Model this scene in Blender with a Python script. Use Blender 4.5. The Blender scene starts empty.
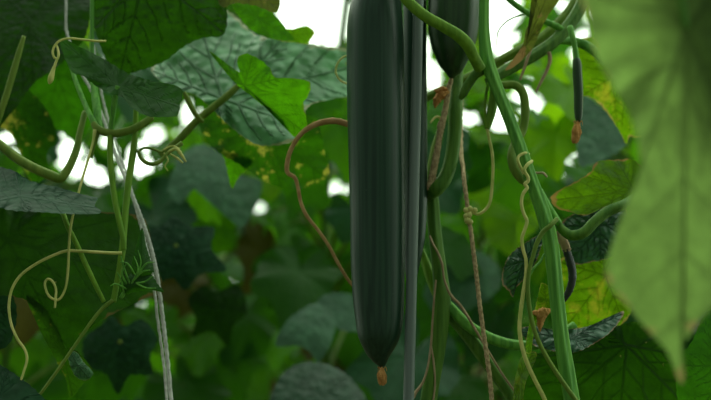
import bpy, math, random
import numpy as np
from mathutils import Vector, Matrix

random.seed(11)
rng = np.random.default_rng(11)
SC = bpy.context.scene
COL = SC.collection

# ------------------------------------------------------------------ camera
CAM = np.array([0.0, -1.2, 1.05])
TILT = math.radians(8.0)
FPX = 1200.0                       # focal length in pixels of the 711 x 400 frame
cd = bpy.data.cameras.new('camera')
cd.sensor_width = 36.0
cd.lens = FPX / 711.0 * 36.0
cd.clip_start = 0.05
cd.dof.use_dof = True
cd.dof.focus_distance = 1.19
cd.dof.aperture_fstop = 2.9
cam = bpy.data.objects.new('camera', cd)
cam.location = CAM
cam.rotation_euler = (math.radians(90) + TILT, 0, 0)
COL.objects.link(cam)
SC.camera = cam
FW = np.array([0, math.cos(TILT), math.sin(TILT)])
UP = np.array([0, -math.sin(TILT), math.cos(TILT)])
RT = np.array([1.0, 0, 0])

# ------------------------------------------------------------------ colour management, sky, sun
SC.view_settings.view_transform = 'Standard'
SC.view_settings.look = 'None'
SC.view_settings.gamma = 1.0
SC.view_settings.exposure = 0.10
SC.view_settings.use_curve_mapping = False

w = bpy.data.worlds.new('overcast_sky')
SC.world = w
w.use_nodes = True
nt = w.node_tree
nt.nodes.clear()
tc = nt.nodes.new('ShaderNodeTexCoord')
dot = nt.nodes.new('ShaderNodeVectorMath'); dot.operation = 'DOT_PRODUCT'
dot.inputs[1].default_value = (0.20, 0.84, 0.50)
mr = nt.nodes.new('ShaderNodeMapRange'); mr.interpolation_type = 'SMOOTHSTEP'
mr.inputs[1].default_value = -0.35; mr.inputs[2].default_value = 0.80
mr.inputs[3].default_value = 0.20; mr.inputs[4].default_value = 2.4
bg = nt.nodes.new('ShaderNodeBackground')
bg.inputs[0].default_value = (0.85, 1.0, 0.80, 1)
wo = nt.nodes.new('ShaderNodeOutputWorld')
nt.links.new(tc.outputs['Generated'], dot.inputs[0])
nt.links.new(dot.outputs['Value'], mr.inputs[0])
nt.links.new(mr.outputs[0], bg.inputs[1])
nt.links.new(bg.outputs[0], wo.inputs[0])

sd = bpy.data.lights.new('soft_sun', 'SUN')
sd.energy = 1.3
sd.angle = math.radians(50)
sd.color = (0.97, 1.0, 0.82)
sun = bpy.data.objects.new('soft_sun', sd)
sun.rotation_euler = Vector((0.25, -0.75, -0.75)).to_track_quat('-Z', 'Y').to_euler()
sun.location = (0, 2, 4)
COL.objects.link(sun)

# ------------------------------------------------------------------ geometry helpers
def P(px, py, y):
    """world point where the sight line of a pixel meets the vertical plane at depth y (arrays allowed)"""
    px = np.asarray(px, float); py = np.asarray(py, float); y = np.asarray(y, float)
    u = (px - 355.5) / FPX; v = (200.0 - py) / FPX
    d = FW[None] + u.reshape(-1, 1) * RT[None] + v.reshape(-1, 1) * UP[None]
    t = (y.reshape(-1, 1) - CAM[1]) / d[:, 1:2]
    return CAM[None] + d * t

def P1(px, py, y):
    return P([px], [py], [y])[0]

def scale_at(y):
    return (np.asarray(y, float) + 1.2) / FPX     # metres per pixel

def catmull(p, sub, closed=False):
    p = np.asarray(p, float)
    n = len(p)
    if closed:
        q = np.vstack([p[-1:], p, p[:2]])
        segs = n
    else:
        q = np.vstack([2 * p[0] - p[1], p, 2 * p[-1] - p[-2]])
        segs = n - 1
    out = []
    ts = np.linspace(0, 1, sub, endpoint=False)[:, None]
    for i in range(segs):
        a, b, c, d = q[i], q[i + 1], q[i + 2], q[i + 3]
        out.append(0.5 * ((2 * b) + (c - a) * ts + (2 * a - 5 * b + 4 * c - d) * ts ** 2 + (3 * b - a - 3 * c + d) * ts ** 3))
    if not closed:
        out.append(p[-1:])
    return np.vstack(out)

class MB:
    def __init__(self):
        self.v = []; self.f = []; self.n = 0; self.at = {}
    def add(self, v, f):
        v = np.asarray(v, float)
        self.v.append(v); self.f += [tuple(int(i) + self.n for i in q) for q in f]
        self.n += len(v)
        return self
    def verts(self):
        return np.vstack(self.v)

def sweep(c, r, nseg=12, ridges=0, amp=0.0, twist=0.0, wob=0.0, phase=0.0):
    """tube along world points c with radii r, optional ridges / twist"""
    c = np.asarray(c, float); r = np.asarray(r, float)
    n = len(c)
    t = np.gradient(c, axis=0)
    t /= np.linalg.norm(t, axis=1)[:, None] + 1e-12
    ref = np.array([0, 1.0, 0]) if abs(t[0][1]) < 0.9 else np.array([1.0, 0, 0])
    u = ref - t[0] * ref.dot(t[0]); u /= np.linalg.norm(u)
    ang = np.linspace(0, 2 * math.pi, nseg, endpoint=False)
    V = []
    L = 0
    for i in range(n):
        if i:
            u = u - t[i] * u.dot(t[i]); u /= np.linalg.norm(u) + 1e-12
            L += np.linalg.norm(c[i] - c[i - 1])
        b = np.cross(t[i], u)
        k = 1 + (amp * np.cos(ridges * (ang + twist * L) + phase) if ridges else 0)
        if wob:
            k = k * (1 + wob * rng.normal())
        V.append(c[i] + (r[i] * k * np.cos(ang))[:, None] * u + (r[i] * k * np.sin(ang))[:, None] * b)
    V = np.vstack(V)
    F = []
    for i in range(n - 1):
        for j in range(nseg):
            k = (j + 1) % nseg
            F.append((i * nseg + j, i * nseg + k, (i + 1) * nseg + k, (i + 1) * nseg + j))
    V = np.vstack([V, c[:1], c[-1:]])
    a, z = n * nseg, n * nseg + 1
    for j in range(nseg):
        k = (j + 1) % nseg
        F.append((a, k, j)); F.append((z, (n - 1) * nseg + j, (n - 1) * nseg + k))
    return V, F

def px_tube(pts, sub=7, **kw):
    """pts: (px, py, depth y, radius in pixels)"""
    q = catmull(pts, sub)
    c = P(q[:, 0], q[:, 1], q[:, 2])
    r = np.maximum(q[:, 3], 0.15) * scale_at(q[:, 2])
    return sweep(c, r, **kw)

def put(name, mb, mat, parent=None, origin=None, smooth=True, attrs=None):
    v = mb.verts()
    if parent is not None:
        origin = np.array(parent_origin[parent.name])
    elif origin is None:
        origin = v[0]
    me = bpy.data.meshes.new(name)
    me.from_pydata((v - origin).tolist(), [], mb.f)
    if smooth:
        me.polygons.foreach_set('use_smooth', [True] * len(me.polygons))
    for k, val in (attrs or {}).items():
        a = me.attributes.new(k, 'FLOAT', 'POINT')
        a.data.foreach_set('value', np.asarray(val, np.float32))
    me.materials.append(mat)
    me.update()
    o = bpy.data.objects.new(name, me)
    COL.objects.link(o)
    if parent is not None:
        o.parent = parent
    else:
        o.location = origin
    parent_origin[o.name] = tuple(origin)
    return o

parent_origin = {}

def tag(o, label, cat, group=None, kind=None):
    o['label'] = label; o['category'] = cat
    if group: o['group'] = group
    if kind: o['kind'] = kind
    return o

def thing(name, loc, label, cat, group=None):
    e = bpy.data.objects.new(name, None)
    e.empty_display_size = 0.02
    COL.objects.link(e)
    e.location = loc
    parent_origin[e.name] = tuple(loc)
    return tag(e, label, cat, group)

# ------------------------------------------------------------------ materials
def new_mat(name):
    m = bpy.data.materials.new(name)
    m.use_nodes = True
    t = m.node_tree
    t.nodes.clear()
    return m, t, t.nodes.new('ShaderNodeOutputMaterial')

def N(t, typ, **kw):
    n = t.nodes.new(typ)
    for k, v in kw.items():
        setattr(n, k, v)
    return n

def ramp(t, src, a, b):
    m = N(t, 'ShaderNodeMapRange', interpolation_type='SMOOTHSTEP')
    m.inputs[1].default_value = a; m.inputs[2].default_value = b
    t.links.new(src, m.inputs[0])
    return m.outputs[0]

def mixc(t, fac, a, b):
    m = N(t, 'ShaderNodeMix', data_type='RGBA')
    for s, v in ((m.inputs[0], fac), (m.inputs[6], a), (m.inputs[7], b)):
        if hasattr(v, 'is_output') or hasattr(v, 'links'):
            t.links.new(v, s)
        else:
            s.default_value = v if not isinstance(v, tuple) else (*v, 1)
    return m.outputs[2]

def noise(t, vec, scale, detail=2.0, rough=0.5):
    n = N(t, 'ShaderNodeTexNoise')
    n.inputs['Scale'].default_value = scale
    n.inputs['Detail'].default_value = detail
    n.inputs['Roughness'].default_value = rough
    t.links.new(vec, n.inputs['Vector'])
    return n.outputs['Fac']

def leaf_mat(name, top, trans, vein, rough=0.42, tr=0.45, spec=0.5, spots=None, edge=None, bump=0.5, cell=110.0, deep=0.0035):
    m, t, out = new_mat(name)
    tc = N(t, 'ShaderNodeTexCoord')
    obj = tc.outputs['Object']
    va = N(t, 'ShaderNodeAttribute', attribute_name='vein').outputs['Fac']
    ea = N(t, 'ShaderNodeAttribute', attribute_name='rim').outputs['Fac']
    n1 = noise(t, obj, 45, 3)
    f1 = ramp(t, n1, 0.3, 0.7)
    c1 = mixc(t, f1, tuple(x * 0.75 for x in top), tuple(min(1, x * 1.2) for x in top))
    c2 = mixc(t, f1, tuple(x * 0.8 for x in trans), tuple(min(1, x * 1.15) for x in trans))
    c1 = mixc(t, va, c1, vein)
    c2 = mixc(t, va, c2, tuple(x * 0.6 for x in trans))
    # fine net of small veins
    vo = N(t, 'ShaderNodeTexVoronoi', feature='DISTANCE_TO_EDGE')
    vo.inputs['Scale'].default_value = cell * 1.6
    t.links.new(obj, vo.inputs['Vector'])
    net = ramp(t, vo.outputs['Distance'], 0.10, 0.0)
    half = N(t, 'ShaderNodeMath', operation='MULTIPLY'); half.inputs[1].default_value = 0.35
    t.links.new(net, half.inputs[0])
    c2 = mixc(t, half.outputs[0], c2, tuple(x * 0.45 for x in trans))
    for col, lo, hi, sc in (spots or []):
        nn = noise(t, obj, sc, 4, 0.6)
        ff = ramp(t, nn, lo, hi)
        c1 = mixc(t, ff, c1, col)
        c2 = mixc(t, ff, c2, tuple(min(1.0, x * 1.3) for x in col))
    if edge:
        col, lo, hi = edge
        ne = noise(t, obj, 60, 2)
        ad = N(t, 'ShaderNodeMath', operation='MULTIPLY_ADD')
        ad.inputs[1].default_value = 0.22
        t.links.new(ne, ad.inputs[0]); t.links.new(ea, ad.inputs[2])
        ff = ramp(t, ad.outputs[0], lo + 0.11, hi + 0.11)
        c1 = mixc(t, ff, c1, col)
        c2 = mixc(t, ff, c2, tuple(min(1.0, x * 1.2) for x in col))
    v2 = N(t, 'ShaderNodeTexVoronoi', feature='SMOOTH_F1')
    v2.inputs['Scale'].default_value = cell
    t.links.new(obj, v2.inputs['Vector'])
    h = N(t, 'ShaderNodeMath', operation='MULTIPLY_ADD')
    h.inputs[1].default_value = -0.4
    t.links.new(va, h.inputs[0]); 
    inv = N(t, 'ShaderNodeMath', operation='SUBTRACT'); inv.inputs[0].default_value = 1.0
    t.links.new(v2.outputs['Distance'], inv.inputs[1])
    t.links.new(inv.outputs[0], h.inputs[2])
    bp = N(t, 'ShaderNodeBump')
    bp.inputs['Strength'].default_value = bump
    bp.inputs['Distance'].default_value = deep
    t.links.new(h.outputs[0], bp.inputs['Height'])
    pr = N(t, 'ShaderNodeBsdfPrincipled')
    pr.inputs['Roughness'].default_value = rough
    pr.inputs['Specular IOR Level'].default_value = spec
    t.links.new(c1, pr.inputs['Base Color']); t.links.new(bp.outputs[0], pr.inputs['Normal'])
    tl = N(t, 'ShaderNodeBsdfTranslucent')
    t.links.new(c2, tl.inputs['Color']); t.links.new(bp.outputs[0], tl.inputs['Normal'])
    mx = N(t, 'ShaderNodeMixShader'); mx.inputs[0].default_value = tr
    t.links.new(pr.outputs[0], mx.inputs[1]); t.links.new(tl.outputs[0], mx.inputs[2])
    t.links.new(mx.outputs[0], out.inputs[0])
    return m

def solid_mat(name, a, b, scale=(60, 60, 8), rough=0.45, spec=0.5, bump=0.15, speck=None, coat=0.0, tr=0.0):
    """two-tone material streaked along z"""
    m, t, out = new_mat(name)
    tc = N(t, 'ShaderNodeTexCoord')
    mp = N(t, 'ShaderNodeMapping'); mp.inputs['Scale'].default_value = scale
    t.links.new(tc.outputs['Object'], mp.inputs[0])
    n1 = noise(t, mp.outputs[0], 1.0, 3)
    c = mixc(t, ramp(t, n1, 0.32, 0.68), a, b)
    if speck:
        col, lo, hi, sc = speck
        c = mixc(t, ramp(t, noise(t, tc.outputs['Object'], sc, 2), lo, hi), c, col)
    bp = N(t, 'ShaderNodeBump'); bp.inputs['Strength'].default_value = bump
    bp.inputs['Distance'].default_value = 0.001
    t.links.new(noise(t, mp.outputs[0], 3.0, 3), bp.inputs['Height'])
    pr = N(t, 'ShaderNodeBsdfPrincipled')
    pr.inputs['Roughness'].default_value = rough
    pr.inputs['Specular IOR Level'].default_value = spec
    pr.inputs['Coat Weight'].default_value = coat
    pr.inputs['Coat Roughness'].default_value = 0.3
    t.links.new(c, pr.inputs['Base Color']); t.links.new(bp.outputs[0], pr.inputs['Normal'])
    if tr:
        tl = N(t, 'ShaderNodeBsdfTranslucent'); t.links.new(c, tl.inputs['Color'])
        mx = N(t, 'ShaderNodeMixShader'); mx.inputs[0].default_value = tr
        t.links.new(pr.outputs[0], mx.inputs[1]); t.links.new(tl.outputs[0], mx.inputs[2])
        t.links.new(mx.outputs[0], out.inputs[0])
    else:
        t.links.new(pr.outputs[0], out.inputs[0])
    return m

BROWN = (0.30, 0.15, 0.04)
YEL = (0.42, 0.40, 0.05)
M = {}
M['leaf_dark'] = leaf_mat('leaf_dark', (0.007, 0.036, 0.004), (0.022, 0.095, 0.001), (0.011, 0.046, 0.006), rough=0.65, tr=0.5, spec=0.25, bump=1.0, cell=130)
M['leaf_mid'] = leaf_mat('leaf_mid', (0.016, 0.08, 0.010), (0.045, 0.21, 0.002), (0.03, 0.11, 0.02), rough=0.55, spec=0.3)
M['leaf_bright'] = leaf_mat('leaf_bright', (0.035, 0.17, 0.006), (0.10, 0.38, 0.002), (0.07, 0.22, 0.02), rough=0.55, tr=0.6, spec=0.3, edge=((0.12, 0.26, 0.01), 0.96, 1.0))
M['leaf_blue'] = leaf_mat('leaf_blue', (0.016, 0.075, 0.036), (0.025, 0.11, 0.008), (0.025, 0.095, 0.045), rough=0.42, tr=0.25, spec=0.6, bump=0.8, cell=95)
M['leaf_blue_bumpy'] = leaf_mat('leaf_blue_bumpy', (0.030, 0.110, 0.058), (0.025, 0.10, 0.008), (0.026, 0.095, 0.048), rough=0.45, tr=0.2, spec=0.4, bump=1.0, cell=140, deep=.005, edge=((0.28, 0.17, 0.09), 0.94, 1.0))
M['leaf_teal_matt'] = leaf_mat('leaf_teal_matt', (0.012, 0.060, 0.026), (0.02, 0.09, 0.006), (0.014, 0.065, 0.03), rough=0.6, tr=0.25, spec=0.2, bump=0.8, cell=110)
M['leaf_golden'] = leaf_mat('leaf_golden', (0.06, 0.17, 0.006), (0.18, 0.40, 0.003), (0.06, 0.13, 0.01), tr=0.6, spec=0.25, bump=.6, spots=[((0.22, 0.24, 0.02), 0.62, 0.78, 40)], edge=((0.33, 0.20, 0.05), 0.95, 1.0))
M['leaf_frosted'] = leaf_mat('leaf_frosted', (0.095, 0.30, 0.12), (0.05, 0.22, 0.02), (0.05, 0.19, 0.07), rough=0.5, tr=0.25, spec=0.55, bump=1.0, cell=75, deep=.006, spots=[((0.30, 0.32, 0.05), 0.70, 0.74, 40)], edge=((0.25, 0.30, 0.12), 0.95, 1.0))
M['leaf_teal_pale'] = leaf_mat('leaf_teal_pale', (0.075, 0.20, 0.11), (0.035, 0.15, 0.02), (0.055, 0.165, 0.09), rough=0.5, tr=0.2, spec=0.5, bump=.6, cell=95)
M['leaf_spotted'] = leaf_mat('leaf_spotted', (0.014, 0.07, 0.008), (0.045, 0.19, 0.002), (0.025, 0.09, 0.015), tr=0.5, spec=0.3, spots=[(YEL, 0.57, 0.70, 55), (BROWN, 0.68, 0.74, 70)])
M['leaf_yellow'] = leaf_mat('leaf_yellow', (0.055, 0.15, 0.006), (0.15, 0.34, 0.002), (0.035, 0.10, 0.008), tr=0.6, spec=0.25, bump=.8, cell=100, spots=[((0.30, 0.32, 0.015), 0.54, 0.74, 50)], edge=((0.30, 0.26, 0.05), 0.95, 1.0))
M['leaf_lime'] = leaf_mat('leaf_lime', (0.07, 0.21, 0.008), (0.18, 0.46, 0.003), (0.07, 0.18, 0.01), tr=0.6, spec=0.3, edge=(YEL, 0.94, 1.0))
M['leaf_pale'] = leaf_mat('leaf_pale', (0.05, 0.10, 0.026), (0.21, 0.36, 0.075), (0.045, 0.09, 0.025), rough=0.7, tr=0.55, spec=0.2, bump=0.3, edge=((0.24, 0.20, 0.07), 0.99, 1.01))
M['leaf_narrow'] = leaf_mat('leaf_narrow', (0.02, 0.08, 0.006), (0.05, 0.18, 0.002), (0.03, 0.10, 0.01), rough=.6, tr=.5, spec=.25, spots=[((0.20, 0.22, 0.02), 0.62, 0.76, 60)])
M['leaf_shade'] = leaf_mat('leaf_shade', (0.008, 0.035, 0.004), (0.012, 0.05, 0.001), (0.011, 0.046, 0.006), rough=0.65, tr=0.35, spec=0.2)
M['leaf_holed'] = leaf_mat('leaf_holed', (0.010, 0.045, 0.005), (0.026, 0.11, 0.001), (0.014, 0.06, 0.008), rough=0.6, tr=0.5, spec=0.25, spots=[((0.22, 0.22, 0.06), 0.715, 0.74, 75)], edge=((0.10, 0.08, 0.02), 0.985, 1.0))
M['leaf_dry'] = leaf_mat('leaf_dry', (0.10, 0.13, 0.025), (0.16, 0.20, 0.02), (0.08, 0.09, 0.02), tr=0.45, spec=0.2, spots=[((0.27, 0.17, 0.06), 0.55, 0.64, 38)])
M['stem'] = solid_mat('vine_stem_green', (0.095, 0.315, 0.046), (0.189, 0.504, 0.074), (300, 300, 12), rough=0.55, spec=0.3, bump=0.4, tr=0.2)
M['stem_lime'] = solid_mat('young_stem_lime', (0.132, 0.296, 0.022), (0.202, 0.404, 0.031), (200, 200, 20), rough=0.55, spec=0.3, bump=0.3, tr=0.2)
M['stem_dark'] = solid_mat('old_stem_dark_green', (0.053, 0.167, 0.014), (0.105, 0.246, 0.026), (220, 220, 15), rough=0.55, spec=0.3, bump=0.4, tr=0.1)
M['stem_olive'] = solid_mat('olive_stem', (0.128, 0.239, 0.026), (0.209, 0.314, 0.045), (150, 150, 20), rough=0.6, spec=0.3, bump=0.3, tr=0.2)
M['tendril'] = solid_mat('pale_tendril', (0.529, 0.595, 0.166), (0.727, 0.711, 0.265), (80, 80, 80), rough=0.6, spec=0.3, tr=0.25)
M['tendril_dry'] = solid_mat('dry_tendril', (0.36, 0.26, 0.15), (0.50, 0.38, 0.24), (90, 90, 90), rough=0.75, spec=0.2, tr=0.15)
M['tendril_warm'] = solid_mat('warm_dry_tendril', (0.40, 0.24, 0.09), (0.58, 0.38, 0.17), (90, 90, 90), rough=0.7, spec=0.25, tr=0.15)
M['jute'] = solid_mat('jute_twine', (0.329, 0.239, 0.128), (0.598, 0.463, 0.269), (400, 400, 300), rough=0.9, spec=0.1, bump=0.8)
M['string'] = solid_mat('white_string', (0.55, 0.57, 0.53), (0.78, 0.80, 0.76), (300, 300, 200), rough=0.6, spec=0.4, bump=0.4, tr=0.3)
M['flower_dry'] = solid_mat('withered_flower', (0.50, 0.24, 0.07), (0.75, 0.42, 0.15), (250, 250, 120), rough=0.8, spec=0.15, bump=0.9, tr=0.25)
M['pole'] = solid_mat('grey_pole_coating', (0.10, 0.14, 0.125), (0.14, 0.185, 0.165), (300, 300, 6), rough=0.4, spec=0.4, bump=0.15)
M['cuke'] = solid_mat('dark_cucumber_skin', (0.006, 0.031, 0.016), (0.017, 0.056, 0.030), (260, 260, 2.6), rough=0.38, spec=0.38, bump=0.12, speck=((0.05, 0.10, 0.06), 0.72, 0.80, 420), coat=0.0)
M['cuke_small'] = solid_mat('young_cucumber_skin', (0.009, 0.04, 0.009), (0.024, 0.075, 0.018), (160, 160, 8), rough=0.36, spec=0.45, bump=0.15, speck=((0.07, 0.13, 0.05), 0.70, 0.78, 500), coat=0.1)
M['black_fruit'] = solid_mat('shrivelled_skin', (0.008, 0.016, 0.014), (0.02, 0.03, 0.025), (120, 120, 60), rough=0.5, bump=0.6)
M['soil'] = solid_mat('damp_soil', (0.035, 0.030, 0.016), (0.09, 0.075, 0.035), (9, 9, 9), rough=0.95, spec=0.1, bump=1.0, speck=((0.03, 0.05, 0.015), 0.55, 0.65, 6))

# ------------------------------------------------------------------ ground
b = MB()
gx = np.linspace(-5, 5, 60); gy = np.linspace(-2.5, 9, 70)
GX, GY = np.meshgrid(gx, gy)
GZ = 0.02 * np.sin(GX * 7.1 + 1.3 * np.sin(GY * 3)) + 0.02 * np.sin(GY * 5.3 + GX * 2) - 0.03
vv = np.stack([GX.ravel(), GY.ravel(), GZ.ravel()], 1)
b.add(vv, [(j * 60 + i, j * 60 + i + 1, (j + 1) * 60 + i + 1, (j + 1) * 60 + i) for j in range(69) for i in range(59)])
fl = put('floor', b, M['soil'], origin=np.zeros(3))
fl['kind'] = 'structure'

# greenhouse crop wires on posts: the strings and vines are trained up to them
WIRE_Z = 2.3
def bar(a, b_, r, ns=16):
    a = np.array(a, float); b_ = np.array(b_, float)
    return sweep(np.array([a + (b_ - a) * f for f in np.linspace(0, 1, 6)]), np.full(6, r), nseg=ns)
for i, yw in enumerate((0.12, 0.75, 1.78)):
    b = MB().add(*bar((-2.4, yw, WIRE_Z), (2.4, yw, WIRE_Z), .0025, 10))
    o = put('trim_%d' % (i + 1), b, M['pole'], origin=np.array([0, yw, WIRE_Z])); o['kind'] = 'structure'
for i, (xp, yp) in enumerate([(-2.4, .12), (2.4, .12), (-2.4, .75), (2.4, .75), (-2.4, 1.78), (2.4, 1.78)]):
    b = MB().add(*bar((xp, yp, -.1), (xp, yp, WIRE_Z + .08), .025, 20))
    o = put('trim_%d' % (i + 4), b, M['pole'], origin=np.array([xp, yp, 0])); o['kind'] = 'structure'

# ------------------------------------------------------------------ leaf builder
def seg_dist(p, a, b_):
    ab = b_ - a
    t = np.clip(((p - a) @ ab) / (ab @ ab + 1e-9), 0, 1)
    return np.linalg.norm(p - (a + t[:, None] * ab), axis=1), t

def leaf_shape(outline, C, m=180, n=34, teeth=1.0, tooth=9.0):
    """radial grid inside an outline; returns 2-D points, faces, vein strength, ring radius, angle"""
    o = catmull(outline, 14, closed=True)
    d = np.r_[0, np.cumsum(np.linalg.norm(np.diff(np.vstack([o, o[:1]]), axis=0), axis=1))]
    per = d[-1]
    s = np.linspace(0, per, m, endpoint=False)
    oo = np.vstack([o, o[:1]])
    q = np.stack([np.interp(s, d, oo[:, 0]), np.interp(s, d, oo[:, 1])], 1)
    C = np.asarray(C, float)
    k = s / tooth
    saw = (k - np.floor(k))
    amp = teeth * (np.abs(saw - 0.5) * 2 - 0.5) + teeth * 0.5 * np.sin(s * 0.9 / tooth + 1.0)
    dirv = q - C
    ln = np.linalg.norm(dirv, axis=1)[:, None] + 1e-9
    q = q + dirv / ln * amp[:, None]
    rr = np.linspace(0, 1, n + 1)[1:] ** 0.85
    pts = [C[None]]; rad = [np.zeros(1)]; th = [np.zeros(1)]
    an = np.arctan2(dirv[:, 1], dirv[:, 0])
    for r in rr:
        pts.append(C + (q - C) * r); rad.append(np.full(m, r)); th.append(an)
    pts = np.vstack(pts); rad = np.concatenate(rad); th = np.concatenate(th)
    F = [(0, 1 + j, 1 + (j + 1) % m) for j in range(m)]
    for i in range(n - 1):
        for j in range(m):
            k2 = (j + 1) % m
            F.append((1 + i * m + j, 1 + (i + 1) * m + j, 1 + (i + 1) * m + k2, 1 + i * m + k2))
    # veins towards the lobes
    L = np.linalg.norm(q - C, axis=1)
    Ls = np.convolve(np.r_[L[-6:], L, L[:6]], np.ones(13) / 13, 'valid')
    w_ = max(4, m // 14)
    tips = [i for i in range(m) if Ls[i] >= max(Ls[(i + k2) % m] for k2 in range(-w_, w_ + 1)) and Ls[i] > 0.35 * Ls.max()]
    if len(tips) < 4:
        for f in range(6):
            i = int(m * f / 6)
            if all(min(abs(i - j), m - abs(i - j)) > m // 10 for j in tips):
                tips.append(i)
    size = math.sqrt(per)
    vein = np.zeros(len(pts))
    w0 = max(0.9, per / 330.0)
    def line(a, b_, wa, wb):
        dd, t = seg_dist(pts, a, b_)
        wv = wa + (wb - wa) * t
        np.maximum(vein, np.clip(1.15 - dd / wv, 0, 1), out=vein)
    for i in tips:
        T = q[i]; D = T - C; ll = np.linalg.norm(D); D = D / (ll + 1e-9)
        line(C, C + D * ll * 0.97, w0 * 1.3, w0 * 0.5)
        for f in (0.2, 0.42, 0.62, 0.8):
            for sgn in (-1, 1):
                a0 = C + D * ll * f
                ca, sa = math.cos(sgn * 0.78), math.sin(sgn * 0.78)
                e = np.array([D[0] * ca - D[1] * sa, D[0] * sa + D[1] * ca])
                len2 = ll * (0.50 * (1 - f) + 0.08)
                mid = a0 + e * len2 * 0.55
                ca, sa = math.cos(-sgn * 0.25), math.sin(-sgn * 0.25)
                e2 = np.array([e[0] * ca - e[1] * sa, e[0] * sa + e[1] * ca])
                line(a0, mid, w0 * 0.7, w0 * 0.55)
                line(mid, mid + e2 * len2 * 0.5, w0 * 0.55, w0 * 0.4)
    return pts, F, vein, rad, th

def leaf(label, outline, C, y, mat, ax=0.0, ay=0.0, curl=0.0, wave=0.0, fold=0.0, foldang=0.0, petiole=None, pet_mat='stem_olive',
         teeth=1.0, tooth=9.0, m=180, n=34, name='cucumber_leaf', group=None, relief=0.0006, extra=None):
    """a real leaf whose blade stands around depth y; ax, ay tilt it (m per m), curl bends its rim away, fold creases it"""
    pts, F, vein, rad, th = leaf_shape(outline, C, m, n, teeth, tooth)
    s = scale_at(y)
    dx = (pts[:, 0] - C[0]) * s; dy = (pts[:, 1] - C[1]) * s
    dist = np.hypot(dx, dy)
    size = dist.max()
    yy = y + ax * dx + ay * dy + curl * dist ** 2 / size
    yy = yy + wave * size * 0.12 * rad ** 2 * np.sin(th * 5 + C[0]) + wave * size * 0.06 * rad ** 3 * np.sin(th * 13 + C[1])
    if fold:
        nx, ny = math.cos(foldang), math.sin(foldang)
        yy = yy + fold * np.abs(dx * nx + dy * ny)
    yy = yy + relief * vein
    v = P(pts[:, 0], pts[:, 1], yy)
    b = MB().add(v, F)
    base = v[0]
    if petiole is None and not extra:
        o = put(name, b, M[mat], origin=base, attrs={'vein': vein, 'rim': rad})
        return tag(o, label, 'leaf', group)
    root = thing(name, base, label, 'leaf', group)
    put('blade', b, M[mat], root, attrs={'vein': vein, 'rim': rad})
    if petiole is not None:
        pb = MB().add(*px_tube(petiole, nseg=10, ridges=5, amp=0.08))
        put('petiole', pb, M[pet_mat], root)
    return root

# ------------------------------------------------------------------ HERO CUCUMBER
def cucumber_mesh(prof, y, nseg=64, ridges=10, amp=0.012, sub=10):
    """prof: (py, left px, right px)"""
    q = catmull(prof, sub)
    cx = (q[:, 1] + q[:, 2]) / 2; r = np.maximum((q[:, 2] - q[:, 1]) / 2, 0.3)
    c = P(cx, q[:, 0], np.full(len(q), y))
    # the axis bends only gently: smooth it
    V, F = sweep(c, r * scale_at(y), nseg=nseg, ridges=ridges, amp=amp)
    return V, F

def withered_flower(root, cx, top, bot, y, wmax, lean=0.0, name='withered_flower'):
    b = MB()
    h = bot - top
    pr = [(0, .35), (.15, .6), (.35, .95), (.6, 1.0), (.8, .8), (.95, .45), (1.0, .15)]
    b.add(*px_tube([(cx + lean * f, top + h * f, y, wmax / 2 * k) for f, k in pr], nseg=20, ridges=5, amp=0.22, twist=60, wob=0.06))
    for i in range(6):
        a = i * 1.05 + 0.4
        b.add(*px_tube([(cx + math.cos(a) * wmax * .12, top + h * .12, y + math.sin(a) * .001, .5),
                        (cx + math.cos(a) * wmax * .45, top - h * .05, y + math.sin(a) * .003, .45),
                        (cx + math.cos(a) * wmax * .62, top + h * .08 + 2 * math.sin(a * 3), y + math.sin(a) * .004, .2)], nseg=6))
    for i in range(5):
        a = i * 1.26
        b.add(*px_tube([(cx + lean * .5 + math.cos(a) * wmax * .35, top + h * .45, y + math.sin(a) * wmax * .35e-3, wmax * .16),
                        (cx + lean * .8 + math.cos(a) * wmax * .42, top + h * .8, y + math.sin(a) * wmax * .4e-3, wmax * .14),
                        (cx + lean + math.cos(a) * wmax * .2, top + h * 1.03, y + math.sin(a) * wmax * .2e-3, wmax * .05)], nseg=8, wob=.1))
    return put(name, b, M['flower_dry'], root)

root = thing('cucumber', P1(378, -52, 0), 'large glossy dark green cucumber hanging in front, beside the grey pole', 'cucumber')
prof = [(-64, 373, 380), (-56, 368, 386), (-42, 361, 393), (-22, 355.5, 399), (0, 351, 402), (20, 347, 403.5), (40, 345.8, 404.5), (70, 345.8, 405), (110, 346.5, 405.5),
        (160, 348, 405.5), (210, 349.5, 405.5), (260, 350.5, 405), (295, 352.5, 404.5), (318, 355, 403.5), (336, 358, 400.5), (350, 364.5, 394.5), (358, 371, 390), (363.5, 376.5, 387), (367, 380, 384.5)]
b = MB().add(*cucumber_mesh(prof, 0.0, amp=0.0045))
put('fruit_body', b, M['cuke'], root)
b = MB().add(*px_tube([(375, -54, 0, 4), (376, -75, 0, 3.5), (384, -95, .01, 3.5), (400, -110, .02, 4)], nseg=12, ridges=5, amp=.1))
put('fruit_stalk', b, M['stem_lime'], root)
withered_flower(root, 382, 368, 385, 0.0, 8.5, 0.0)

# second cucumber, up to the right of the pole
root = thing('cucumber', P1(455, -50, 0.03), 'plump dark cucumber end behind the curved stem at top centre', 'cucumber')
prof = [(-60, 446, 464), (-40, 436, 474), (-15, 429, 481), (10, 427, 481), (30, 427.5, 479), (48, 431, 475), (60, 436, 469), (69, 441.5, 463.5), (75, 446.5, 457), (78, 449, 454)]
b = MB().add(*cucumber_mesh(prof, 0.035, amp=0.008))
put('fruit_body', b, M['cuke_small'], root)
b = MB().add(*px_tube([(455, -58, .035, 4), (455, -85, .035, 3.5), (462, -110, .03, 3.5)], nseg=12, ridges=5, amp=.1))
put('fruit_stalk', b, M['stem_lime'], root)

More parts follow.
